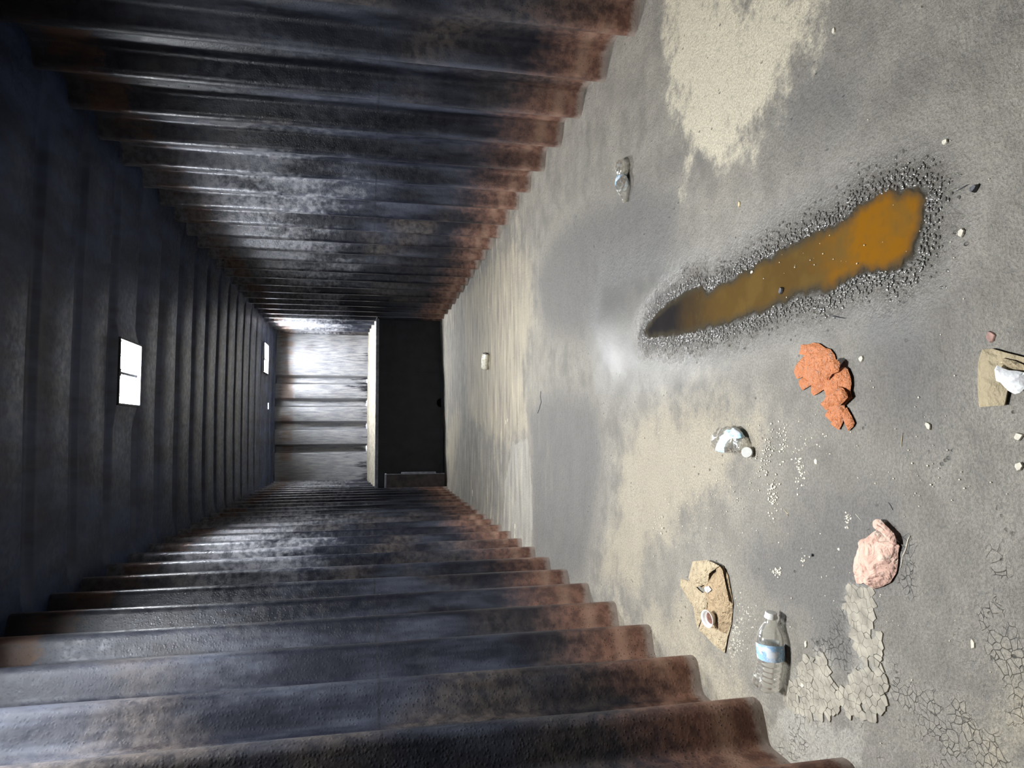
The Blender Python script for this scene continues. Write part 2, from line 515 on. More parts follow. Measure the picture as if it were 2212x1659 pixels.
PUDDLE = [(1388,722),(1398,696),(1440,652),(1488,622),(1516,612),(1528,628),(1560,606),(1620,575),(1690,532),(1760,497),(1830,467),(1852,436),(1915,408),(1992,398),(2003,425),(1996,490),(1982,552),(1950,586),(1890,591),(1842,602),(1792,636),(1722,647),(1640,681),(1580,702),(1520,716),(1450,730),(1402,732)]
MUD = [(1828,1255),(1838,1250),(1848,1262),(1878,1262),(1897,1282),(1888,1335),(1906,1372),(1916,1402),(1922,1452),(1926,1500),(1905,1545),(1870,1560),(1820,1545),(1760,1565),(1705,1540),(1690,1500),(1720,1450),(1742,1415),(1785,1408),(1800,1450),(1815,1482),(1835,1460),(1850,1425),(1842,1390),(1832,1360),(1836,1325),(1816,1310),(1830,1285)]

def floor():
    xs = np.linspace(-1.34, 1.34, 135)
    ys = np.concatenate([np.linspace(Y0, 3.4, 228)[:-1], np.linspace(3.4, 10.3, 230)])
    X, Y = np.meshgrid(xs, ys)
    Z = np.zeros_like(X)
    flat = np.stack([X.ravel(), Y.ravel()], -1)
    pud = poly_sdf(flat, pxpoly(PUDDLE)).reshape(X.shape)
    for j in range(X.shape[0]):
        for i in range(X.shape[1]):
            x, y = X[j, i], Y[j, i]
            h = 0.004 * fbm(x * 2.2, y * 2.2, 0.3, 3)
            h += 0.014 * max(0.0, (abs(x) - 1.10) / 0.2) * (0.6 + fbm(x * 6, y * 6, 1.1, 2))
            far = min(1.0, max(0.0, (y - 8.2) / 1.7))
            h += far * far * (0.03 * x + 0.03 * fbm(x * 1.6, y * 1.2, 9.0, 2))
            Z[j, i] = h
    k = np.clip((pud + 0.12) / 0.14, 0, 1)
    Z = Z * (1 - k) - 0.0045 * k
    V = np.stack([X.ravel(), Y.ravel(), Z.ravel()], -1)
    nx = len(xs)
    Fc = [(j * nx + i, j * nx + i + 1, (j + 1) * nx + i + 1, (j + 1) * nx + i) for j in range(len(ys) - 1) for i in range(nx - 1)]
    o = mesh('floor', V.tolist(), Fc, M_FLOOR, smooth=True)
    for n, d in floor_fields(flat).items():
        at = o.data.attributes.new(n, 'FLOAT', 'POINT')
        at.data.foreach_set('value', np.clip(d, -1, 1).astype(np.float32))
    tag(o, 'dusty grey floor of packed grit with tan and darker patches', None, None, 'structure')
floor()

# ------------------------------------------------------------------ puddle
def tri_fill(outline, spacing, jitter=0.3):
    """outline (world xy) -> points, triangles inside"""
    A = np.asarray(outline, float)
    pts = []
    for a, b in zip(A, np.roll(A, -1, 0)):
        n = max(1, int(np.hypot(*(b - a)) / spacing))
        for i in range(n): pts.append(a + (b - a) * i / n)
    nb = len(pts)
    lo, hi = A.min(0), A.max(0)
    gx = np.arange(lo[0], hi[0], spacing); gy = np.arange(lo[1], hi[1], spacing * 0.87)
    G = []
    for j, yy in enumerate(gy):
        for xx in gx:
            G.append((xx + (j % 2) * spacing / 2 + rng.normal() * spacing * jitter * 0.4, yy + rng.normal() * spacing * jitter * 0.4))
    G = np.array(G) if G else np.zeros((0, 2))
    if len(G):
        G = G[poly_sdf(G, A) > spacing * 0.45]
    allp = [Vector(p) for p in pts] + [Vector(p) for p in G]
    edges = [(i, (i + 1) % nb) for i in range(nb)]
    vs, es, fs, _, _, _ = delaunay_2d_cdt(allp, edges, [list(range(nb))], 1, 1e-7)
    return np.array([tuple(v) for v in vs]), [tuple(f) for f in fs]

def puddle_mat():
    k = NT('rusty_puddle_water'); v = k.coord(); x, y, z = k.sep(v)
    n = k.noise(v, 9, 5, 0.6); n2 = k.noise(v, 40, 5, 0.6)
    e = k.math('ADD', y, k.math('MULTIPLY', k.math('SUBTRACT', n, 0.5), 0.35))
    c = k.mix(k.step(e, 1.52, 1.28), (0.095, 0.056, 0.018), (0.21, 0.090, 0.008))
    c = k.mix(k.math('MULTIPLY', k.step(n, 0.42, 0.62), 0.6), c, (0.13, 0.080, 0.024))
    c = k.mix(k.math('MULTIPLY', k.step(n2, 0.55, 0.75), 0.3), c, (0.10, 0.06, 0.02))
    c = k.mix(k.step(k.math('ADD', e, k.math('MULTIPLY', n2, 0.15)), 1.92, 2.40), c, (0.020, 0.018, 0.018))
    dp = k.math('ADD', k.attr('depth'), k.math('MULTIPLY', k.math('SUBTRACT', n2, 0.5), 0.03))
    c = k.mix(k.step(dp, 0.035, 0.004), c, (0.055, 0.045, 0.030))
    wb = k.bsdf(c, 0.05, 0.0, k.bump(k.noise(v, 25, 3), 0.03, 0.003), 0.5)
    tr = k.n('ShaderNodeBsdfTransparent')
    mx = k.n('ShaderNodeMixShader')
    k.l(k.step(dp, 0.000, 0.014, 0.15, 1.0), mx.inputs[0]); k.l(tr.outputs[0], mx.inputs[1]); k.l(wb, mx.inputs[2])
    return k.done(mx.outputs[0])
def puddle():
    out = pxpoly(PUDDLE)
    A = []
    for a, b in zip(out, out[1:] + out[:1]):
        a, b = np.array(a), np.array(b)
        n = max(2, int(np.hypot(*(b - a)) / 0.006))
        for i in range(n):
            p = a + (b - a) * i / n
            A.append((p[0] + 0.022 * fbm(p[0] * 22, p[1] * 22, 3, 4), p[1] + 0.022 * fbm(p[0] * 22, p[1] * 22, 8, 4)))
    P, T = tri_fill(A, 0.012, 0.0)
    o = mesh('puddle', [(p[0], p[1], -0.0012) for p in P], T, puddle_mat(), smooth=True)
    at = o.data.attributes.new('depth', 'FLOAT', 'POINT')
    at.data.foreach_set('value', np.maximum(poly_sdf(P, A), 0).astype(np.float32))
    tag(o, 'long rust-orange puddle of water lying across the grey floor', 'puddle')
puddle()

# ------------------------------------------------------------------ raised platform
def platform():
    root = empty('burn_platform', (0, YP, 0))
    tag(root, 'raised black steel platform with a pale ash bed at the far end', 'platform')
    # three front plates, the middle one with a notch burnt through its foot
    zt = 0.915
    for (x0, x1, zb, notch) in ((-1.19, -0.30, -0.03, None), (-0.30, 0.46, -0.02, 0.0), (0.46, 1.19, 0.0, None)):
        bot = []
        n = 24
        for i in range(n + 1):
            x = x0 + (x1 - x0) * i / n
            z = zb + 0.02 + 0.018 * math.sin((x + 0.4) * 2.0)
            if notch is not None and abs(x - notch) < 0.075:
                z += math.sqrt(max(0, 0.075 ** 2 - (x - notch) ** 2)) * 1.1
            bot.append((x, z))
        top = [(x1, zt), (x0, zt)]
        pol = bot + top
        V = [(x, 0, z) for x, z in pol] + [(x, 0.02, z) for x, z in pol]
        m = len(pol)
        Fc = [tuple(range(m)), tuple(range(2 * m - 1, m - 1, -1))] + [(i, i + m, (i + 1) % m + m, (i + 1) % m) for i in range(m)]
        mesh('front_plate', V, Fc, M_DARK, root)
    boxes('back_plate', [((-1.30, 0.25, -0.05), (1.30, 0.27, zt))], M_DARK, root)
    boxes('seam_strip', [((-0.315, -0.008, 0.0), (-0.285, 0.0, zt))], M_DARK, root)
    boxes('seam_strip', [((0.445, -0.008, 0.02), (0.475, 0.0, zt))], M_DARK, root)
    boxes('foot_rail', [((-1.19, -0.03, 0.0), (1.19, 0.0, 0.03))], M_DARK, root, 0.004)
    boxes('edge_rail', [((-1.20, -0.02, zt), (1.20, 0.012, zt + 0.045))], M_EDGE, root, 0.004)
    # ash bed sloping up to the end wall
    xs = np.linspace(-1.28, 1.28, 60); ys = np.linspace(0.005, 1.75, 24)
    V = []
    for y in ys:
        for x in xs:
            t = y / 1.62
            z = zt + 0.03 + 0.13 * min(1.0, t) ** 0.8 + 0.02 * fbm(x * 3, y * 3, 2.2, 4) * min(1, y * 6)
            V.append((x, y, z))
    nx = len(xs)
    Fc = [(j * nx + i, j * nx + i + 1, (j + 1) * nx + i + 1, (j + 1) * nx + i) for j in range(len(ys) - 1) for i in range(nx - 1)]
    mesh('ash_bed', V, Fc, M_ASH, root, True)
platform()

def steel_box():
    root = empty('steel_box', (-1.09, YP - 0.20, 0))
    tag(root, 'dark rusty steel box standing against the left wall before the platform', 'box')
    m = plain('dark_brown_steel', (0.045, 0.036, 0.034), 0.55, 0.5, 12, 0.2)
    boxes('body', [((-0.13, -0.01, 0.0), (0.085, 0.14, 0.80))], m, root, 0.004)
    boxes('lid', [((-0.13, -0.02, 0.802), (0.095, 0.14, 0.825))], M_EDGE, root, 0.003)
    boxes('corner_strip', [((0.0855, -0.016, 0.0), (0.094, 0.004, 0.80))], M_EDGE, root, 0.001)
    boxes('side_lip', [((0.0855, 0.004, 0.12), (0.115, 0.05, 0.60))], M_EDGE, root, 0.006)
steel_box()
# ------------------------------------------------------------------ crumpled sheets
def zoomed(pts, ox, oy, s):
    return [(ox + a * s, oy + b * s) for a, b in pts]

def sheet(name, outline_px, mat, parent, spacing=0.006, base=0.001, puff=0.008, rim=0.02, crease=0.004, cs=22.0, seed=0.0,
          tilt=None, thick=0.0008, smooth=False):
    """crumpled thin sheet over a floor outline; heights from folded noise"""
    W = pxpoly(outline_px)
    P, T = tri_fill(W, spacing)
    d = np.maximum(poly_sdf(P, W), 0)
    off = parent.location
    V = []
    for (x, y), dd in zip(P, d):
        k = 1 - math.exp(-dd / rim)
        q = Vector((x * cs, y * cs, seed))
        n1 = 1 - 2 * abs(noise.noise(q))
        n2 = 1 - 2 * abs(noise.noise(q * 2.3 + Vector((7, 3, 1))))
        n3 = noise.noise(q * 0.45 + Vector((2, 9, 4)))
        z = base + puff * k * (0.75 + 0.5 * n3) + crease * (0.30 + 0.70 * k) * (0.62 * n1 + 0.38 * n2 + 0.75) * 0.6
        if tilt:
            z += max(0.0, tilt(x, y))
        V.append((x - off.x, y - off.y, max(z, 0.0008) - off.z))
    o = mesh(name, V, T, mat, parent, smooth)
    m = o.modifiers.new('thickness', 'SOLIDIFY'); m.thickness = thick; m.offset = 1.0
    return o

def paper_mat(name, col, stain=None, rough=0.7, cscale=55, bs=0.9):
    k = NT(name); v = k.coord()
    n = k.noise(v, 18, 5, 0.6); n2 = k.noise(v, cscale, 4, 0.7)
    c = k.mix(k.step(n, 0.3, 0.7), tuple(q * 0.86 for q in col), col)
    if stain:
        c = k.mix(k.step(n2, 0.52, 0.68), c, stain)
    cr = k.math('ADD', k.math('ABSOLUTE', k.math('SUBTRACT', k.noise(v, cscale, 2, 0.5, 1.0), 0.5)), k.math('ABSOLUTE', k.math('SUBTRACT', n, 0.5)))
    nb = k.bump(cr, bs, 0.022)
    return k.done(k.bsdf(c, rough, 0.0, nb, 0.3))

# ---- brown paper bag
M_BAG = paper_mat('tan_kraft_paper', (0.44, 0.32, 0.19))
M_BAG2 = paper_mat('pale_kraft_paper', (0.50, 0.40, 0.26))
ZB = (1460, 1180, 0.19288)
bag = empty('paper_bag', fl(1540, 1300))
tag(bag, 'torn and crumpled tan paper bag on the floor beside the full bottle', 'paper bag')
sheet('body', zoomed([(245,240),(440,300),(540,212),(600,330),(655,645),(635,880),(600,1000),(480,960),(330,900),(310,800),(330,530),(345,480),(290,450),(205,360)], *ZB), M_BAG, bag, puff=0.012, seed=1.0, crease=0.012, cs=20)
sheet('side_flap', zoomed([(80,365),(150,382),(205,378),(218,420),(280,490),(335,528),(322,700),(302,830),(268,920),(245,850),(222,690),(150,570),(68,445)], *ZB), M_BAG2, bag, base=0.004, puff=0.008, seed=2.0, crease=0.010, cs=20)
sheet('top_flap', zoomed([(248,168),(405,152),(478,178),(556,216),(440,300),(428,412),(290,455),(205,360)], *ZB), M_BAG2, bag, base=0.017, puff=0.008, seed=3.0, crease=0.011, cs=20)
sheet('bottom_flap', zoomed([(305,840),(275,940),(350,1000),(430,1090),(565,1195),(600,1010),(635,880),(480,870)], *ZB), M_BAG2, bag, base=0.003, puff=0.004, seed=4.0, crease=0.008, cs=22)
sheet('rolled_edge', zoomed([(338,530),(372,512),(410,520),(402,690),(370,735),(322,760),(318,690)], *ZB), M_BAG2, bag, base=0.015, puff=0.010, rim=0.006, seed=5.0, crease=0.002)
sheet('edge_fold', zoomed([(500,235),(545,222),(575,262),(655,640),(600,560),(520,420)], *ZB), M_BAG, bag, base=0.014, puff=0.005, rim=0.008, seed=6.0, crease=0.003)
sheet('napkin_scrap', zoomed([(395,452),(440,442),(475,482),(430,520),(400,500)], *ZB), paper_mat('white_tissue', (0.82, 0.80, 0.76)), bag, base=0.021, puff=0.006, rim=0.005, seed=7.0)

# ---- little sauce cup lying on the bag
def lathe(name, prof, mat, parent, n=28, loc=(0, 0, 0), rot=None, smooth=None):
    smooth = (name != 'cap') if smooth is None else smooth
    V, Fc = [], []
    for r, z in prof:
        for i in range(n):
            a = 2 * math.pi * i / n
            V.append(Vector((r * math.cos(a), r * math.sin(a), z)))
    for j in range(len(prof) - 1):
        for i in range(n):
            Fc.append((j * n + i, j * n + (i + 1) % n, (j + 1) * n + (i + 1) % n, (j + 1) * n + i))
    Mx = Matrix.Translation(loc) @ (rot.to_4x4() if rot else Matrix.Identity(4))
    return mesh(name, [Mx @ v for v in V], Fc, mat, parent, smooth)

cp = fl(1535.2, 1334.5, 0.03)
cup = empty('sauce_cup', (cp.x, cp.y, 0.026))
tag(cup, 'small round white paper sauce cup with brown sauce on the tan bag', 'cup')
cup.scale = (1.2, 1.2, 1.1)
cup.rotation_euler = (math.radians(14), math.radians(-4), 0)
M_WHITE = plain('white_paper', (0.80, 0.78, 0.74), 0.6, 0.08, 40, 0.1)
lathe('cup_wall', [(0.0001, 0.0), (0.0150, 0.0), (0.0190, 0.012), (0.0212, 0.0165), (0.0222, 0.0175), (0.0222, 0.0185), (0.0204, 0.0185), (0.0180, 0.012), (0.0143, 0.0018), (0.0001, 0.0016)], M_WHITE, cup)
lathe('sauce', [(0.0150, 0.0050), (0.0120, 0.0062), (0.006, 0.0085), (0.0001, 0.0090)], plain('brown_sauce', (0.17, 0.075, 0.05), 0.35, 0.4, 160, 0.4), cup)

# ---- orange gloves
M_GLOVE = paper_mat('orange_glove_rubber', (0.55, 0.20, 0.080), (0.36, 0.20, 0.135), 0.5, 90, 0.5)
ZG = (1700, 720, 0.1386)
ga = empty('work_glove', fl(1765, 790))
tag(ga, 'crumpled orange glove lying flat, the larger and farther of the pair', 'glove', 'orange gloves')
palmA = [(415,148),(520,160),(630,235),(700,250),(760,330),(780,400),(720,470),(690,560),(660,680),(650,760),(610,860),(410,815),(390,810),(270,690),(300,560),(300,345),(380,172)]
sheet('palm', zoomed(palmA, *ZG), M_GLOVE, ga, 0.0045, puff=0.008, crease=0.010, cs=46, seed=11.0)
for i, f in enumerate(([(250,180),(385,172),(400,260),(360,350),(300,340),(215,325)],
                       [(330,400),(360,560),(290,665),(250,688),(180,710),(135,610),(150,530),(220,430),(300,345)],
                       [(275,688),(420,700),(420,800),(390,812),(265,890),(215,800),(208,740)],
                       [(408,812),(560,760),(630,850),(520,930),(440,970),(406,930)])):
    sheet('finger', zoomed(f, *ZG), M_GLOVE, ga, 0.004, base=0.003, puff=0.007, rim=0.012, crease=0.0055, cs=50, seed=12.0 + i)
gb = empty('work_glove', fl(1817, 860))
tag(gb, 'twisted orange glove with a rolled cuff, the nearer of the pair', 'glove', 'orange gloves')
palmB = [(640,770),(690,640),(760,600),(930,520),(985,560),(1035,680),(1045,800),(1030,900),(1058,1000),(930,1122),(960,1220),(900,1330),(760,1330),(700,1160),(650,990),(615,870)]
sheet('palm', zoomed(palmB, *ZG), M_GLOVE, gb, 0.0045, base=0.004, puff=0.010, crease=0.010, cs=44, seed=21.0)
sheet('cuff', zoomed([(690,640),(720,500),(800,410),(870,403),(940,460),(925,590),(810,640),(760,730),(690,720)], *ZG), M_GLOVE, gb, 0.0045, base=0.016, puff=0.009, rim=0.01, crease=0.010, cs=42, seed=22.0)
sheet('back_fold', zoomed([(790,890),(890,820),(985,860),(1032,930),(1056,1002),(930,1122),(840,1125),(760,1140),(690,1010)], *ZG), M_GLOVE, gb, 0.0045, base=0.014, puff=0.008, rim=0.01, crease=0.010, cs=42, seed=23.0)
for i, f in enumerate(([(655,992),(720,1080),(690,1170),(640,1200),(550,1100)],
                       [(690,1170),(790,1150),(800,1310),(750,1375),(715,1375),(615,1280)],
                       [(760,1330),(890,1300),(905,1340),(890,1400),(840,1505),(705,1415)],
                       [(880,1180),(960,1160),(1030,1280),(1085,1400),(1060,1450),(985,1525),(965,1480),(905,1340)])):
    sheet('finger', zoomed(f, *ZG), M_GLOVE, gb, 0.004, base=0.003, puff=0.008, rim=0.010, crease=0.0055, cs=50, seed=24.0 + i)

# ---- pink cloth
M_PINK = paper_mat('pale_pink_cloth', (0.74, 0.47, 0.37), (0.68, 0.53, 0.43), 0.85, 30, 0.6)
ZP = (1830, 1100, 0.1145)
pk = empty('pink_cloth', fl(1900, 1205))
tag(pk, 'crumpled pale pink cloth lying on the dark floor beside the cracked mud', 'cloth')
sheet('body', zoomed([(255,610),(300,570),(390,550),(520,440),(605,385),(700,480),(860,560),(1000,650),(1035,700),(1000,830),(990,1050),(960,1200),(860,1370),(700,1450),(545,1495),(430,1440),(340,1370),(280,1290),(200,1230),(185,1080),(190,900),(250,780),(280,700)], *ZP), M_PINK, pk, 0.004, puff=0.020, rim=0.014, crease=0.016, cs=22, seed=31.0)
sheet('flap', zoomed([(600,220),(650,190),(730,195),(850,320),(990,460),(1025,560),(1040,650),(970,662),(870,560),(740,420),(640,370),(605,330)], *ZP), M_PINK, pk, 0.004, base=0.012, puff=0.012, rim=0.008, crease=0.004, cs=30, seed=32.0)
sheet('corner', zoomed([(200,1180),(160,1250),(205,1400),(300,1400),(355,1375),(280,1270)], *ZP), M_PINK, pk, 0.004, base=0.002, puff=0.006, rim=0.01, crease=0.004, cs=30, seed=33.0)
sheet('fold', zoomed([(600,900),(700,960),(760,860),(860,800),(900,900),(880,1100),(800,1150),(700,1300),(640,1250),(700,1080)], *ZP), M_PINK, pk, 0.004, base=0.016, puff=0.009, rim=0.012, crease=0.008, cs=34, seed=34.0)

# ---- cardboard pad with a white wad of paper on it
ZC = (2080, 720, 0.205)
M_CARD = paper_mat('dirty_cardboard', (0.40, 0.33, 0.21), (0.33, 0.26, 0.16), 0.8, 14)
cd = empty('cardboard_pad', fl(2160, 815))
tag(cd, 'dirty brown cardboard pad under a white wad of paper', 'cardboard')
sheet('board', zoomed([(235,175),(340,165),(480,205),(600,235),(700,262),(790,320),(790,470),(680,560),(560,600),(500,600),(470,755),(205,775),(190,560),(195,310)], *ZC), M_CARD, cd, 0.006, base=0.003, puff=0.005, rim=0.03, crease=0.003, cs=14, seed=41.0, thick=0.003)
sheet('dent_rim', zoomed([(370,300),(450,290),(540,345),(600,350),(720,380),(700,330),(600,290),(480,265)], *ZC), M_CARD, cd, 0.005, base=0.011, puff=0.005, rim=0.006, crease=0.002, cs=25, seed=42.0)
wd = empty('paper_wad', fl(2195, 815))
tag(wd, 'bright white wad of paper on the brown cardboard pad', 'paper')
sheet('crumpled_sheet', zoomed([(430,385),(460,340),(520,375),(580,395),(660,400),(760,420),(770,560),(700,625),(600,612),(540,570),(500,520),(450,500)], *ZC), plain('bright_white_paper', (0.86, 0.86, 0.85), 0.7, 0.06, 60, 0.5), wd, 0.004, base=0.016, puff=0.014, rim=0.012, crease=0.008, cs=45, seed=43.0)
sheet('torn_edge', zoomed([(520,540),(560,600),(640,640),(720,620),(640,590)], *ZC), M_WHITE, wd, 0.004, base=0.016, puff=0.004, rim=0.008, crease=0.003, cs=40, seed=44.0)

# ------------------------------------------------------------------ plastic bottles
def clear_plastic(name, tint=(0.70, 0.68, 0.62), cover=0.45):
    k = NT(name); v = k.coord()
    tr = k.n('ShaderNodeBsdfTransparent'); tr.inputs[0].default_value = (0.95, 0.95, 0.93, 1)
    nb = k.bump(k.noise(v, 70, 3), 0.15, 0.003)
    lw = k.n('ShaderNodeLayerWeight'); lw.inputs[0].default_value = 0.35
    df = k.n('ShaderNodeBsdfDiffuse'); df.inputs[0].default_value = (*tint, 1)
    m1 = k.n('ShaderNodeMixShader')
    k.l(k.math('ADD', k.math('MULTIPLY', lw.outputs['Facing'], 0.30), cover, clamp=True), m1.inputs[0])
    k.l(tr.outputs[0], m1.inputs[1]); k.l(df.outputs[0], m1.inputs[2])
    gl = k.n('ShaderNodeBsdfGlossy'); gl.inputs['Roughness'].default_value = 0.10; gl.inputs[0].default_value = (1, 1, 1, 1)
    k.l(nb, gl.inputs['Normal'])
    m2 = k.n('ShaderNodeMixShader')
    k.l(k.math('ADD', k.math('MULTIPLY', lw.outputs['Fresnel'], 0.5), 0.05, clamp=True), m2.inputs[0])
    k.l(m1.outputs[0], m2.inputs[1]); k.l(gl.outputs[0], m2.inputs[2])
    return k.done(m2.outputs[0])
M_PET = clear_plastic('cloudy_clear_plastic', (0.78, 0.74, 0.64), 0.22)
M_PET2 = clear_plastic('dusty_clear_plastic', (0.78, 0.72, 0.60), 0.16)

def label_mat(name, blue=(0.33, 0.55, 0.78)):
    k = NT(name); v = k.coord()
    a = k.noise(k.coord((1, 1, 1)), 120, 3, 0.7, 1.5)
    b = k.noise(v, 38, 2)
    c = k.mix(k.step(b, 0.40, 0.56), (0.80, 0.84, 0.88), blue)
    c = k.mix(k.step(a, 0.60, 0.66), c, (0.08, 0.13, 0.28))
    c = k.mix(k.step(a, 0.42, 0.36), c, (0.88, 0.90, 0.92))
    return k.done(k.bsdf(c, 0.25, 0.0, None, 0.6))
M_LABEL = label_mat('blue_and_white_label')
M_LABEL2 = label_mat('pale_blue_label', (0.50, 0.76, 0.88))
M_CAP = plain('white_cap_plastic', (0.80, 0.79, 0.74), 0.35, 0.05, 60, 0.05)

def catmull(vals, t):
    n = len(vals) - 1
    f = min(max(t, 0.0), 1.0) * n
    i = min(int(f), n - 1); u = f - i
    p0, p1, p2, p3 = vals[max(i - 1, 0)], vals[i], vals[i + 1], vals[min(i + 2, n)]
    return 0.5 * ((2 * p1) + (p2 - p0) * u + (2 * p0 - 5 * p1 + 4 * p2 - p3) * u * u + (3 * p1 - p0 - 3 * p2 + p3) * u ** 3)

def loft(name, secs, mat, parent, t0=0.0, t1=1.0, steps=60, n=32, grow=0.0, dent=None, cap0=False, cap1=False, roll=0.0, shear=0.0):
    """secs: (x, y, z, half width, half height) along a spine, in world space"""
    S = [np.array(s, float) for s in secs]
    off = np.array(parent.location)
    V, Fc = [], []
    for j in range(steps + 1):
        for i in range(n):
            a = 2 * math.pi * i / n
            t = min(1.0, max(0.0, t0 + (t1 - t0) * j / steps + shear * math.cos(a)))
            c = catmull(S, t)
            e = catmull(S, min(1, t + 0.01)) - catmull(S, max(0, t - 0.01))
            tan = Vector(e[:3]).normalized()
            side = tan.cross(Vector((0, 0, 1))).normalized()
            up = side.cross(tan).normalized()
            k = 1.0 + (dent(t, a) if dent else 0.0)
            p = Vector(c[:3]) + side * ((c[3] + grow) * k * math.cos(a + roll)) + up * ((c[4] + grow) * k * math.sin(a + roll))
            V.append((p.x - off[0], p.y - off[1], max(p.z, 0.0006) - off[2]))
    for j in range(steps):
        for i in range(n):
            Fc.append((j * n + i, j * n + (i + 1) % n, (j + 1) * n + (i + 1) % n, (j + 1) * n + i))
    if cap0: Fc.append(tuple(range(n - 1, -1, -1)))
    if cap1: Fc.append(tuple(range(steps * n, steps * n + n)))
    return mesh(name, V, Fc, mat, parent, True)

# ---- the whole bottle
def full_bottle():
    b0, b1 = fl(1657, 1487, 0.032), fl(1667, 1334, 0.030)
    ax = (b1 - b0)
    root = empty('water_bottle', fl(1660, 1410))
    tag(root, 'whole cloudy plastic water bottle with a blue label lying by the left wall', 'bottle')
    prof = [0.020, 0.0345, 0.036, 0.0345, 0.0340, 0.0338, 0.0335, 0.0335, 0.0340, 0.0345, 0.0350, 0.0350, 0.0345, 0.0320, 0.0275, 0.0215, 0.0155, 0.0128]
    n = len(prof)
    secs = []
    for i, r in enumerate(prof):
        t = i / (n - 1)
        p = b0 + ax * t
        bend = -0.010 * math.sin(math.pi * min(1, max(0, (t - 0.05) / 0.75)))
        d = Vector((-ax.y, ax.x, 0)).normalized()
        p = p + d * bend
        secs.append((p.x, p.y, max(r, 0.0335) - 0.0012, r, r))
    def dent(t, a):
        g = max(0.0, 1 - t / 0.42)
        k = -0.42 * g * math.exp(-((a - 1.45) / 0.22) ** 2)
        if t < 0.46: k += 0.022 * math.sin(t * 95)
        k += 0.018 * noise.noise(Vector((t * 9, math.cos(a) * 2, math.sin(a) * 2)))
        return k
    loft('body', secs, M_PET, root, dent=dent, steps=110, n=44, cap0=True)
    loft('label', secs, M_LABEL, root, 0.47, 0.66, steps=14, n=44, grow=0.0006, dent=dent)
    nk = catmull([np.array(s) for s in secs], 1.0)
    d = ax.normalized()
    rot = d.to_track_quat('Z', 'Y').to_matrix()
    loc = Vector(nk[:3]) - root.location
    cp_ = lathe('cap', [(0.0128, 0.004), (0.0150, 0.0045), (0.0152, 0.0125), (0.0135, 0.0145), (0.0001, 0.0148)], M_CAP, root, 28, loc, rot)
    lathe('neck_ring', [(0.0130, -0.002), (0.0168, 0.0), (0.0168, 0.003), (0.0132, 0.0045)], M_CAP, cp_, 28, loc, rot)
full_bottle()

# ---- bottle crushed short, with its cap
def crushed_near():
    root = empty('crushed_bottle', fl(1580, 958))
    tag(root, 'flattened plastic bottle with white cap and pale blue label mid floor', 'bottle', 'crushed bottles')
    px = [(1543, 950, .020, .012), (1549, 951, .032, .019), (1560, 951, .036, .021), (1573, 950, .037, .022), (1584, 950, .036, .022), (1593, 953, .031, .020), (1599, 960, .026, .018), (1604, 967, .022, .017), (1608, 972, .017, .016)]
    secs = []
    for x, y, w, h in px:
        p = fl(x, y, h)
        secs.append((p.x, p.y, h + 0.0008, w, h))
    def dent(t, a):
        q = Vector((t * 5.5, math.cos(a) * 1.6, math.sin(a) * 1.6))
        return 0.26 * (abs(noise.noise(q)) - 0.25) + 0.16 * (abs(noise.noise(q * 2.3)) - 0.22) - 0.30 * math.exp(-((t - 0.66) / 0.06) ** 2) * max(0, math.sin(a))
    loft('body', secs, M_PET2, root, dent=dent, steps=70, n=40, cap0=True, cap1=True)
    loft('label', secs, M_LABEL2, root, 0.34, 0.54, steps=14, n=40, grow=0.0008, dent=dent, shear=-0.20)
    c = fl(1611, 977, 0.022)
    d = (Vector((0.10, -0.75, 0.62))).normalized()
    rot = d.to_track_quat('Z', 'Y').to_matrix()
    loc = Vector((c.x, c.y, 0.018)) - root.location
    lathe('cap', [(0.0145, -0.010), (0.0150, -0.008), (0.0150, 0.003), (0.0140, 0.005), (0.0001, 0.0052)], M_CAP, root, 28, loc, rot)
crushed_near()

# ---- bottle crushed in the middle near the right wall
def crushed_far():
    root = empty('crushed_bottle', fl(1345, 392))
    tag(root, 'crumpled clear plastic bottle with a torn label near the right wall', 'bottle', 'crushed bottles')
    px = [(1338, 354, .016, .016), (1341, 358, .026, .024), (1344, 364, .029, .027), (1345, 371, .027, .025), (1343, 378, .019, .018), (1342, 385, .026, .021), (1343, 393, .036, .025), (1344, 401, .037, .026), (1346, 409, .033, .025), (1348, 418, .022, .020), (1350, 426, .013, .014), (1351, 431, .011, .012)]
    secs = []
    for x, y, w, h in px:
        p = fl(x, y, h)
        secs.append((p.x, p.y, h + 0.0008, w, h))
    def dent(t, a):
        q = Vector((t * 6.5, math.cos(a) * 1.4, math.sin(a) * 1.4 + 5))
        return 0.22 * (abs(noise.noise(q)) - 0.25) + 0.14 * (abs(noise.noise(q * 2.3)) - 0.22)
    loft('body', secs, M_PET2, root, dent=dent, steps=80, n=40, cap0=True)
    loft('label', secs, M_LABEL, root, 0.46, 0.62, steps=16, n=40, grow=0.0008, dent=dent, shear=0.07)
    d = (Vector(secs[-1][:3]) - Vector(secs[-3][:3])).normalized()
    rot = d.to_track_quat('Z', 'Y').to_matrix()
    loc = Vector(secs[-1][:3]) - root.location
    lathe('neck', [(0.0115, -0.002), (0.0150, 0.0), (0.0150, 0.003), (0.0125, 0.004), (0.0125, 0.012), (0.0100, 0.012), (0.0100, 0.0)], M_PET2, root, 24, loc, rot)
crushed_far()

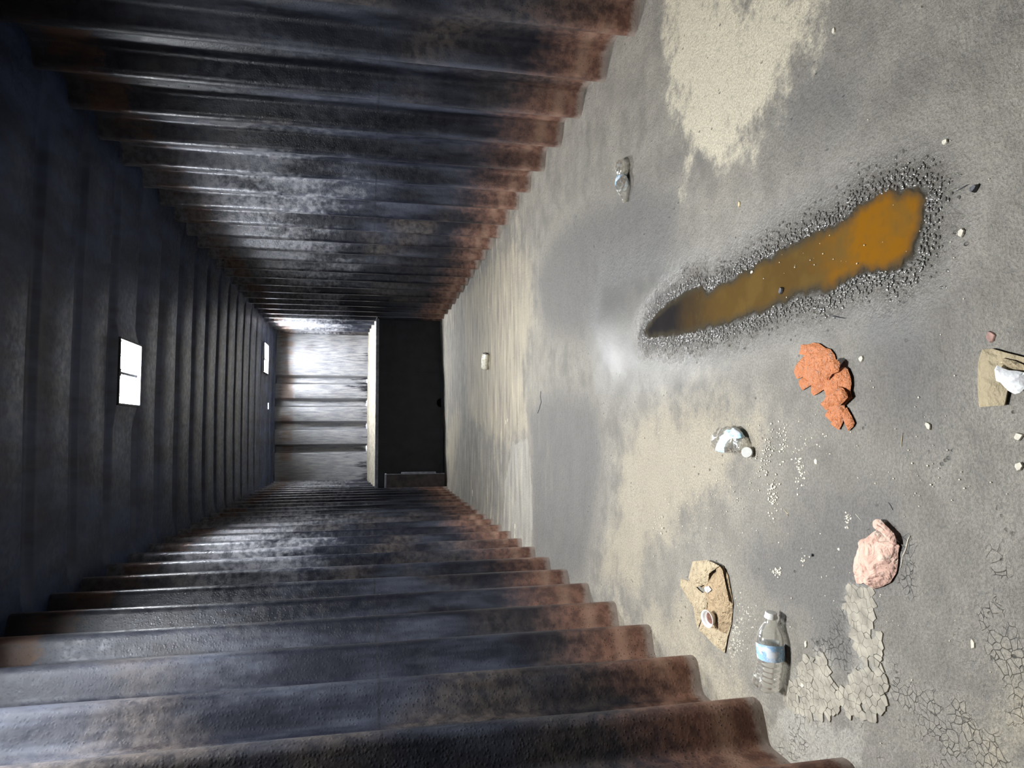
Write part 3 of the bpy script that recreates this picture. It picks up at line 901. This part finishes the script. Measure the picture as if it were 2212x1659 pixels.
# ---- drinks can
def can():
    c = fl(1049, 781, 0.03)
    root = empty('drinks_can', (c.x, c.y, 0.034))
    root.rotation_euler = (0, math.radians(90), math.radians(-24))
    tag(root, 'empty pale metal drinks can lying far down the floor', 'can')
    k = NT('pale_can_print'); v = k.coord(); x, y, z = k.sep(v)
    cc = k.mix(k.step(k.noise(v, 60, 3), 0.5, 0.6), (0.72, 0.69, 0.58), (0.50, 0.46, 0.33))
    mc = k.done(k.bsdf(cc, 0.35, 0.2, None, 0.5))
    ms = plain('bare_aluminium', (0.72, 0.72, 0.74), 0.25, 0.1, 50, 0.1, metal=1.0)
    lathe('body', [(0.0001, -0.068), (0.022, -0.070), (0.026, -0.072), (0.033, -0.062), (0.033, 0.058), (0.028, 0.070), (0.0275, 0.074)], mc, root, 32)
    te = lathe('top_end', [(0.0275, 0.074), (0.0285, 0.076), (0.0265, 0.077), (0.0245, 0.071), (0.0001, 0.071)], ms, root, 32)
    boxes('pull_tab', [((-0.006, -0.004, 0.0712), (0.006, 0.016, 0.0725))], ms, te, 0.0005)
    boxes('mouth', [((-0.008, -0.021, 0.0711), (0.008, -0.006, 0.0716))], M_DARK, te, 0.0002)
can()

# ------------------------------------------------------------------ cracked mud
def mud():
    root = empty('cracked_mud', fl(1850, 1440))
    tag(root, 'patch of dried pale mud cracked into plates beside the pink cloth', 'mud', kind='thing')
    W = pxpoly(MUD)
    A = np.array(W); lo, hi = A.min(0) - 0.05, A.max(0) + 0.05
    s = 0.017
    pts = []
    yy = lo[1]; j = 0
    while yy < hi[1]:
        xx = lo[0]
        while xx < hi[0]:
            pts.append((xx + (j % 2) * s / 2 + rng.uniform(-.5, .5) * s, yy + rng.uniform(-.5, .5) * s)); xx += s
        yy += s * 0.87; j += 1
    vs, es, fs, _, _, _ = delaunay_2d_cdt([Vector(p) for p in pts], [], [], 0, 1e-7)
    P = np.array([tuple(v) for v in vs])
    cells = {}
    for f in fs:
        a, b, c = (P[i] for i in f)
        d = 2 * (a[0] * (b[1] - c[1]) + b[0] * (c[1] - a[1]) + c[0] * (a[1] - b[1]))
        if abs(d) < 1e-9: continue
        ux = ((a @ a) * (b[1] - c[1]) + (b @ b) * (c[1] - a[1]) + (c @ c) * (a[1] - b[1])) / d
        uy = ((a @ a) * (c[0] - b[0]) + (b @ b) * (a[0] - c[0]) + (c @ c) * (b[0] - a[0])) / d
        for i in f: cells.setdefault(i, []).append((ux, uy))
    sd = poly_sdf(P, W)
    L = root.location
    for i, cc in cells.items():
        if sd[i] < 0.003 or len(cc) < 4 or rng.random() < 0.04: continue
        q = np.array(cc); ctr = q.mean(0)
        if np.hypot(*(q - ctr).T).max() > 0.035: continue
        an = np.arctan2(q[:, 1] - ctr[1], q[:, 0] - ctr[0]); q = q[np.argsort(an)]
        g = rng.uniform(0.0004, 0.0011) if rng.random() < 0.22 else rng.uniform(0.00005, 0.00035)
        dist = np.hypot(*(q - ctr).T)
        q = ctr + (q - ctr) * np.maximum(0.3, 1 - g / np.maximum(dist, 1e-4))[:, None]
        h = rng.uniform(0.0021, 0.0026) + 0.0015 * fbm(ctr[0] * 4, ctr[1] * 4, 1, 2)
        n = len(q)
        V = [(x - L.x, y - L.y, -0.004) for x, y in q] + [(ctr[0] + (x - ctr[0]) * 0.99 - L.x, ctr[1] + (y - ctr[1]) * 0.99 - L.y, h) for x, y in q]
        Fc = [tuple(range(n, 2 * n))] + [(k, (k + 1) % n, (k + 1) % n + n, k + n) for k in range(n)]
        mesh('mud_plate', V, Fc, M_MUD, root)
mud()

# ------------------------------------------------------------------ small litter
def shard(n, thick):
    A = []
    for i in range(n):
        a = 2 * math.pi * i / n + rng.uniform(-.3, .3)
        r = rng.uniform(0.32, 0.55)
        A.append((r * math.cos(a), r * math.sin(a)))
    V = [(x, y, 0) for x, y in A] + [(x * .85, y * .85, thick + rng.uniform(-.2, .3) * thick) for x, y in A]
    return V, [tuple(range(n - 1, -1, -1)), tuple(range(n, 2 * n))] + [(k, (k + 1) % n, (k + 1) % n + n, k + n) for k in range(n)]

M_CHIP = plain('pale_chip', (0.62, 0.57, 0.46), 0.7, 0.12, 80, 0.2)
M_TAN = plain('straw_chip', (0.62, 0.50, 0.30), 0.7, 0.2, 80, 0.2)
M_PEB = plain('dark_pebble', (0.09, 0.09, 0.10), 0.6, 0.3, 80, 0.4)
M_LEAF = plain('reddish_leaf', (0.34, 0.20, 0.16), 0.7, 0.25, 60, 0.3)

def chip(name, x, y, w, l, ang, mat, thick=0.18, z=0.001):
    """w, l in photograph pixels (w across, l along the image's vertical)"""
    p = fl(x, y)
    s = (p - CAM).length / F_PX
    V, Fc = shard(7, thick)
    lx, ly = max(l * s, 0.004), max(w * s * 1.5, 0.004)
    o = mesh(name, [(a * lx, b * ly, c * min(lx, ly)) for a, b, c in V], Fc, mat)
    o.location = (p.x, p.y, z)
    o.rotation_euler = (0, 0, ang)
    return o

G_CH = 'pale chips scattered on the floor'
for (x, y, w, l, a, lab) in (
    (1742, 1391, 7, 18, .1, 'long white chip on the floor beside the full bottle'),
    (1735, 1480, 8, 13, .2, 'cream chip on the mud below the full bottle'),
    (2103, 1391, 7, 19, -.1, 'narrow white chip alone on the bare dark floor'),
    (2205, 1007, 11, 20, .1, 'white flake at the very edge of the picture'),
    (2202, 943, 14, 15, .5, 'pointed white scrap below the cardboard pad'),
    (2078, 503, 13, 14, .6, 'cream crumbling chip in front of the puddle end'),
    (2042, 307, 9, 12, .0, 'cream chip on the plain floor far from the puddle'),
    (1598, 441, 6, 16, -.2, 'thin straw-coloured chip between the puddle and tan patch'),
    (1764, 998, 7, 15, .1, 'pale chip between the crushed bottle and pink cloth'),
    (1862, 775, 9, 13, .3, 'pale chip beside the orange gloves'),
    (1803, 68, 8, 14, .4, 'cream chip on the floor near the right wall'),
    (2008, 920, 9, 18, .6, 'cream chip midway between gloves and cardboard pad'),
    (1625, 588, 7, 7, .0, 'white flake floating in the puddle'),
    (1813, 1186, 6, 7, .0, 'tiny white bead of grit beside the pink cloth')):
    tag(chip('floor_chip', x, y, w, l, a, M_TAN if 'straw' in lab else M_CHIP), lab, 'chip', G_CH)
tag(chip('pebble', 2108, 407, 12, 14, .3, M_PEB, .45), 'dark round pebble on the floor in front of the puddle', 'pebble')
tag(chip('pebble', 1756, 1199, 7, 9, .3, M_PEB, .45), 'small grey pebble between the bag and pink cloth', 'pebble')
tag(chip('dry_leaf', 2140, 727, 14, 22, .2, M_LEAF, .10), 'small reddish leaf beside the cardboard pad', 'leaf')
tag(chip('bark_flake', 1689, 628, 7, 20, -.5, M_PEB, .35), 'black flake of bark at the edge of the puddle', 'flake')
for (x, y, w, l, lab) in ((1093, 912, 3, 12, 'left one of two white slivers lying side by side far down the floor'),
                          (1097, 908, 3, 9, 'right one of two white slivers lying side by side far down the floor'),
                          (1021, 1065, 3, 18, 'lone white sliver farthest off, before the steel box'),
                          (1113, 1158, 4, 16, 'white sliver touching the foot of the left wall'),
                          (1113, 1138, 3, 14, 'white sliver just off the foot of the left wall')):
    tag(chip('paper_sliver', x, y, w, l, 0.0, M_CHIP, .12), lab, 'paper', 'far paper slivers')

def stick(name, pts, r, mat, label, cat='twig'):
    W = [fl(x, y, 0.0) for x, y in pts]
    base = W[0]
    root_off = base
    V, Fc = [], []
    n = 6
    for j, p in enumerate(W):
        q = W[min(j + 1, len(W) - 1)] - W[max(j - 1, 0)]
        side = q.cross(Vector((0, 0, 1))).normalized()
        rr = r * (0.6 if j in (0, len(W) - 1) else 1.0)
        for i in range(n):
            a = 2 * math.pi * i / n
            v = p + side * rr * math.cos(a) + Vector((0, 0, r + 0.0008 + rr * math.sin(a))) - root_off
            V.append(tuple(v))
    for j in range(len(W) - 1):
        for i in range(n):
            Fc.append((j * n + i, j * n + (i + 1) % n, (j + 1) * n + (i + 1) % n, (j + 1) * n + i))
    Fc += [tuple(range(n - 1, -1, -1)), tuple(range((len(W) - 1) * n, len(W) * n))]
    o = mesh(name, V, Fc, mat, smooth=True)
    o.location = base
    return tag(o, label, cat)
stick('straw_stem', [(1968, 1157), (1963, 1166), (1959, 1185), (1951, 1202), (1950, 1214), (1948, 1226)], 0.0011, M_CHIP, 'bent pale straw stem beside the pink cloth', 'straw')
stick('straw_stem', [(1849, 1110), (1857, 1119), (1864, 1127)], 0.0008, M_CHIP, 'short pale straw above the pink cloth', 'straw')
stick('straw_stem', [(1696, 1101), (1701, 1108), (1704, 1115)], 0.0009, M_TAN, 'short pale straw between the bag and gloves', 'straw')
stick('straw_stem', [(1951, 935), (1949, 950), (1948, 966)], 0.0008, M_TAN, 'fine straight straw below the orange gloves', 'straw')
stick('twig', [(1788, 674), (1797, 682), (1808, 685), (1826, 688)], 0.0009, M_PEB, 'thin dark twig between the puddle and gloves')
stick('wire', [(1169, 845), (1168, 858), (1170, 868), (1166, 882), (1162, 893)], 0.0022, M_PEB, 'bent black wire on the floor beyond the middle', 'wire')
stick('twig', [(2066, 413), (2080, 405), (2092, 399)], 0.0010, M_PEB, 'short dark scratch-like twig beside the round pebble')
stick('twig', [(1920, 1085), (1926, 1094), (1930, 1102)], 0.0007, M_PEB, 'tiny dark twig beyond the pink cloth')

# crumbs nobody could count, strewn round the bag and in the middle of the floor
def crumbs():
    V, Fc = [], []
    keep_off = [pxpoly(MUD), pxpoly(zoomed([(60,350),(245,160),(410,145),(560,215),(665,645),(640,900),(570,1205),(260,940)], *ZB))]
    def put(x, y, s):
        p = fl(x, y)
        if any(poly_sdf([(p.x, p.y)], w)[0] > -0.006 for w in keep_off): return
        sc = (p - CAM).length / F_PX * s
        v, f = shard(5, 0.18)
        a = rng.uniform(0, 6.28); ca, sa = math.cos(a), math.sin(a)
        n = len(V)
        for q in v:
            V.append((p.x + (q[0] * ca - q[1] * sa) * sc, p.y + (q[0] * sa + q[1] * ca) * sc * 1.4, 0.0012 + q[2] * sc))
        for q in f: Fc.append(tuple(i + n for i in q))
    for (cx, cy, sx, sy, n, s) in ((1588, 1375, 13, 22, 90, 3.2), (1610, 1330, 12, 26, 40, 2.8), (1680, 1236, 5, 5, 30, 4.0), (1833, 1122, 4, 7, 22, 4.0), (1738, 1208, 4, 7, 14, 3.6),
                                   (1672, 1070, 6, 26, 60, 4.4), (1728, 1010, 6, 22, 50, 4.4), (1690, 950, 14, 30, 50, 3.8), (1656, 990, 8, 20, 40, 3.8), (1632, 1000, 12, 40, 30, 2.8), (1760, 960, 26, 30, 20, 3.4),
                                   (1500, 1070, 60, 60, 50, 2.6), (1420, 1130, 8, 14, 12, 4.0), (1600, 1110, 60, 40, 30, 2.6), (1980, 1000, 90, 90, 50, 3.0), (1750, 560, 60, 50, 18, 2.6), (1900, 1300, 120, 120, 50, 2.6), (1950, 500, 140, 160, 40, 2.4)):
        for _ in range(n):
            put(cx + rng.normal() * sx, cy + rng.normal() * sy, s * rng.uniform(0.5, 1.4))
    o = mesh('crumbs', V, Fc, M_CHIP)
    tag(o, 'pale crumbs and grit strewn across the near floor', 'crumbs', None, 'stuff')
crumbs()

# wet grit along the margin of the puddle: low glossy humps that catch the light of the hatches
def wet_grit():
    W = np.array(pxpoly(PUDDLE)); lo, hi = W.min(0) - 0.16, W.max(0) + 0.16
    P = rng.uniform(lo, hi, (42000, 2))
    d = -poly_sdf(P, W)
    keep = (d > -0.004) & (rng.random(len(P)) < np.where(d < 0.02, 0.62, 0.62 * np.exp(-(d - 0.02) / 0.013)))
    P = P[keep][:5200]
    V, Fc = [], []
    n = 7
    for x, y in P:
        r = rng.uniform(0.0016, 0.0044); h = r * rng.uniform(0.10, 0.30)
        a0 = rng.uniform(0, 6.28); ex = rng.uniform(0.7, 1.3)
        b = len(V)
        zb = -0.0015
        for k, (q, zz) in enumerate(((1.0, -0.2), (0.62, 0.66))):
            for i in range(n):
                a = a0 + 2 * math.pi * i / n
                V.append((x + r * q * ex * math.cos(a), y + r * q / ex * math.sin(a), zb + h * zz + 0.0012))
        V.append((x, y, zb + h + 0.0012))
        for i in range(n):
            j = (i + 1) % n
            Fc.append((b + i, b + j, b + n + j, b + n + i)); Fc.append((b + n + i, b + n + j, b + 2 * n))
    k = NT('wet_black_grit'); v = k.coord()
    m = k.done(k.bsdf(k.mix(k.noise(v, 60), (0.05, 0.047, 0.043), (0.17, 0.158, 0.14)), 0.06, 0.0, None, 0.7))
    o = mesh('wet_grit', V, Fc, m, smooth=True)
    tag(o, 'glistening wet grit along the margin of the orange puddle', 'grit', None, 'stuff')
wet_grit()
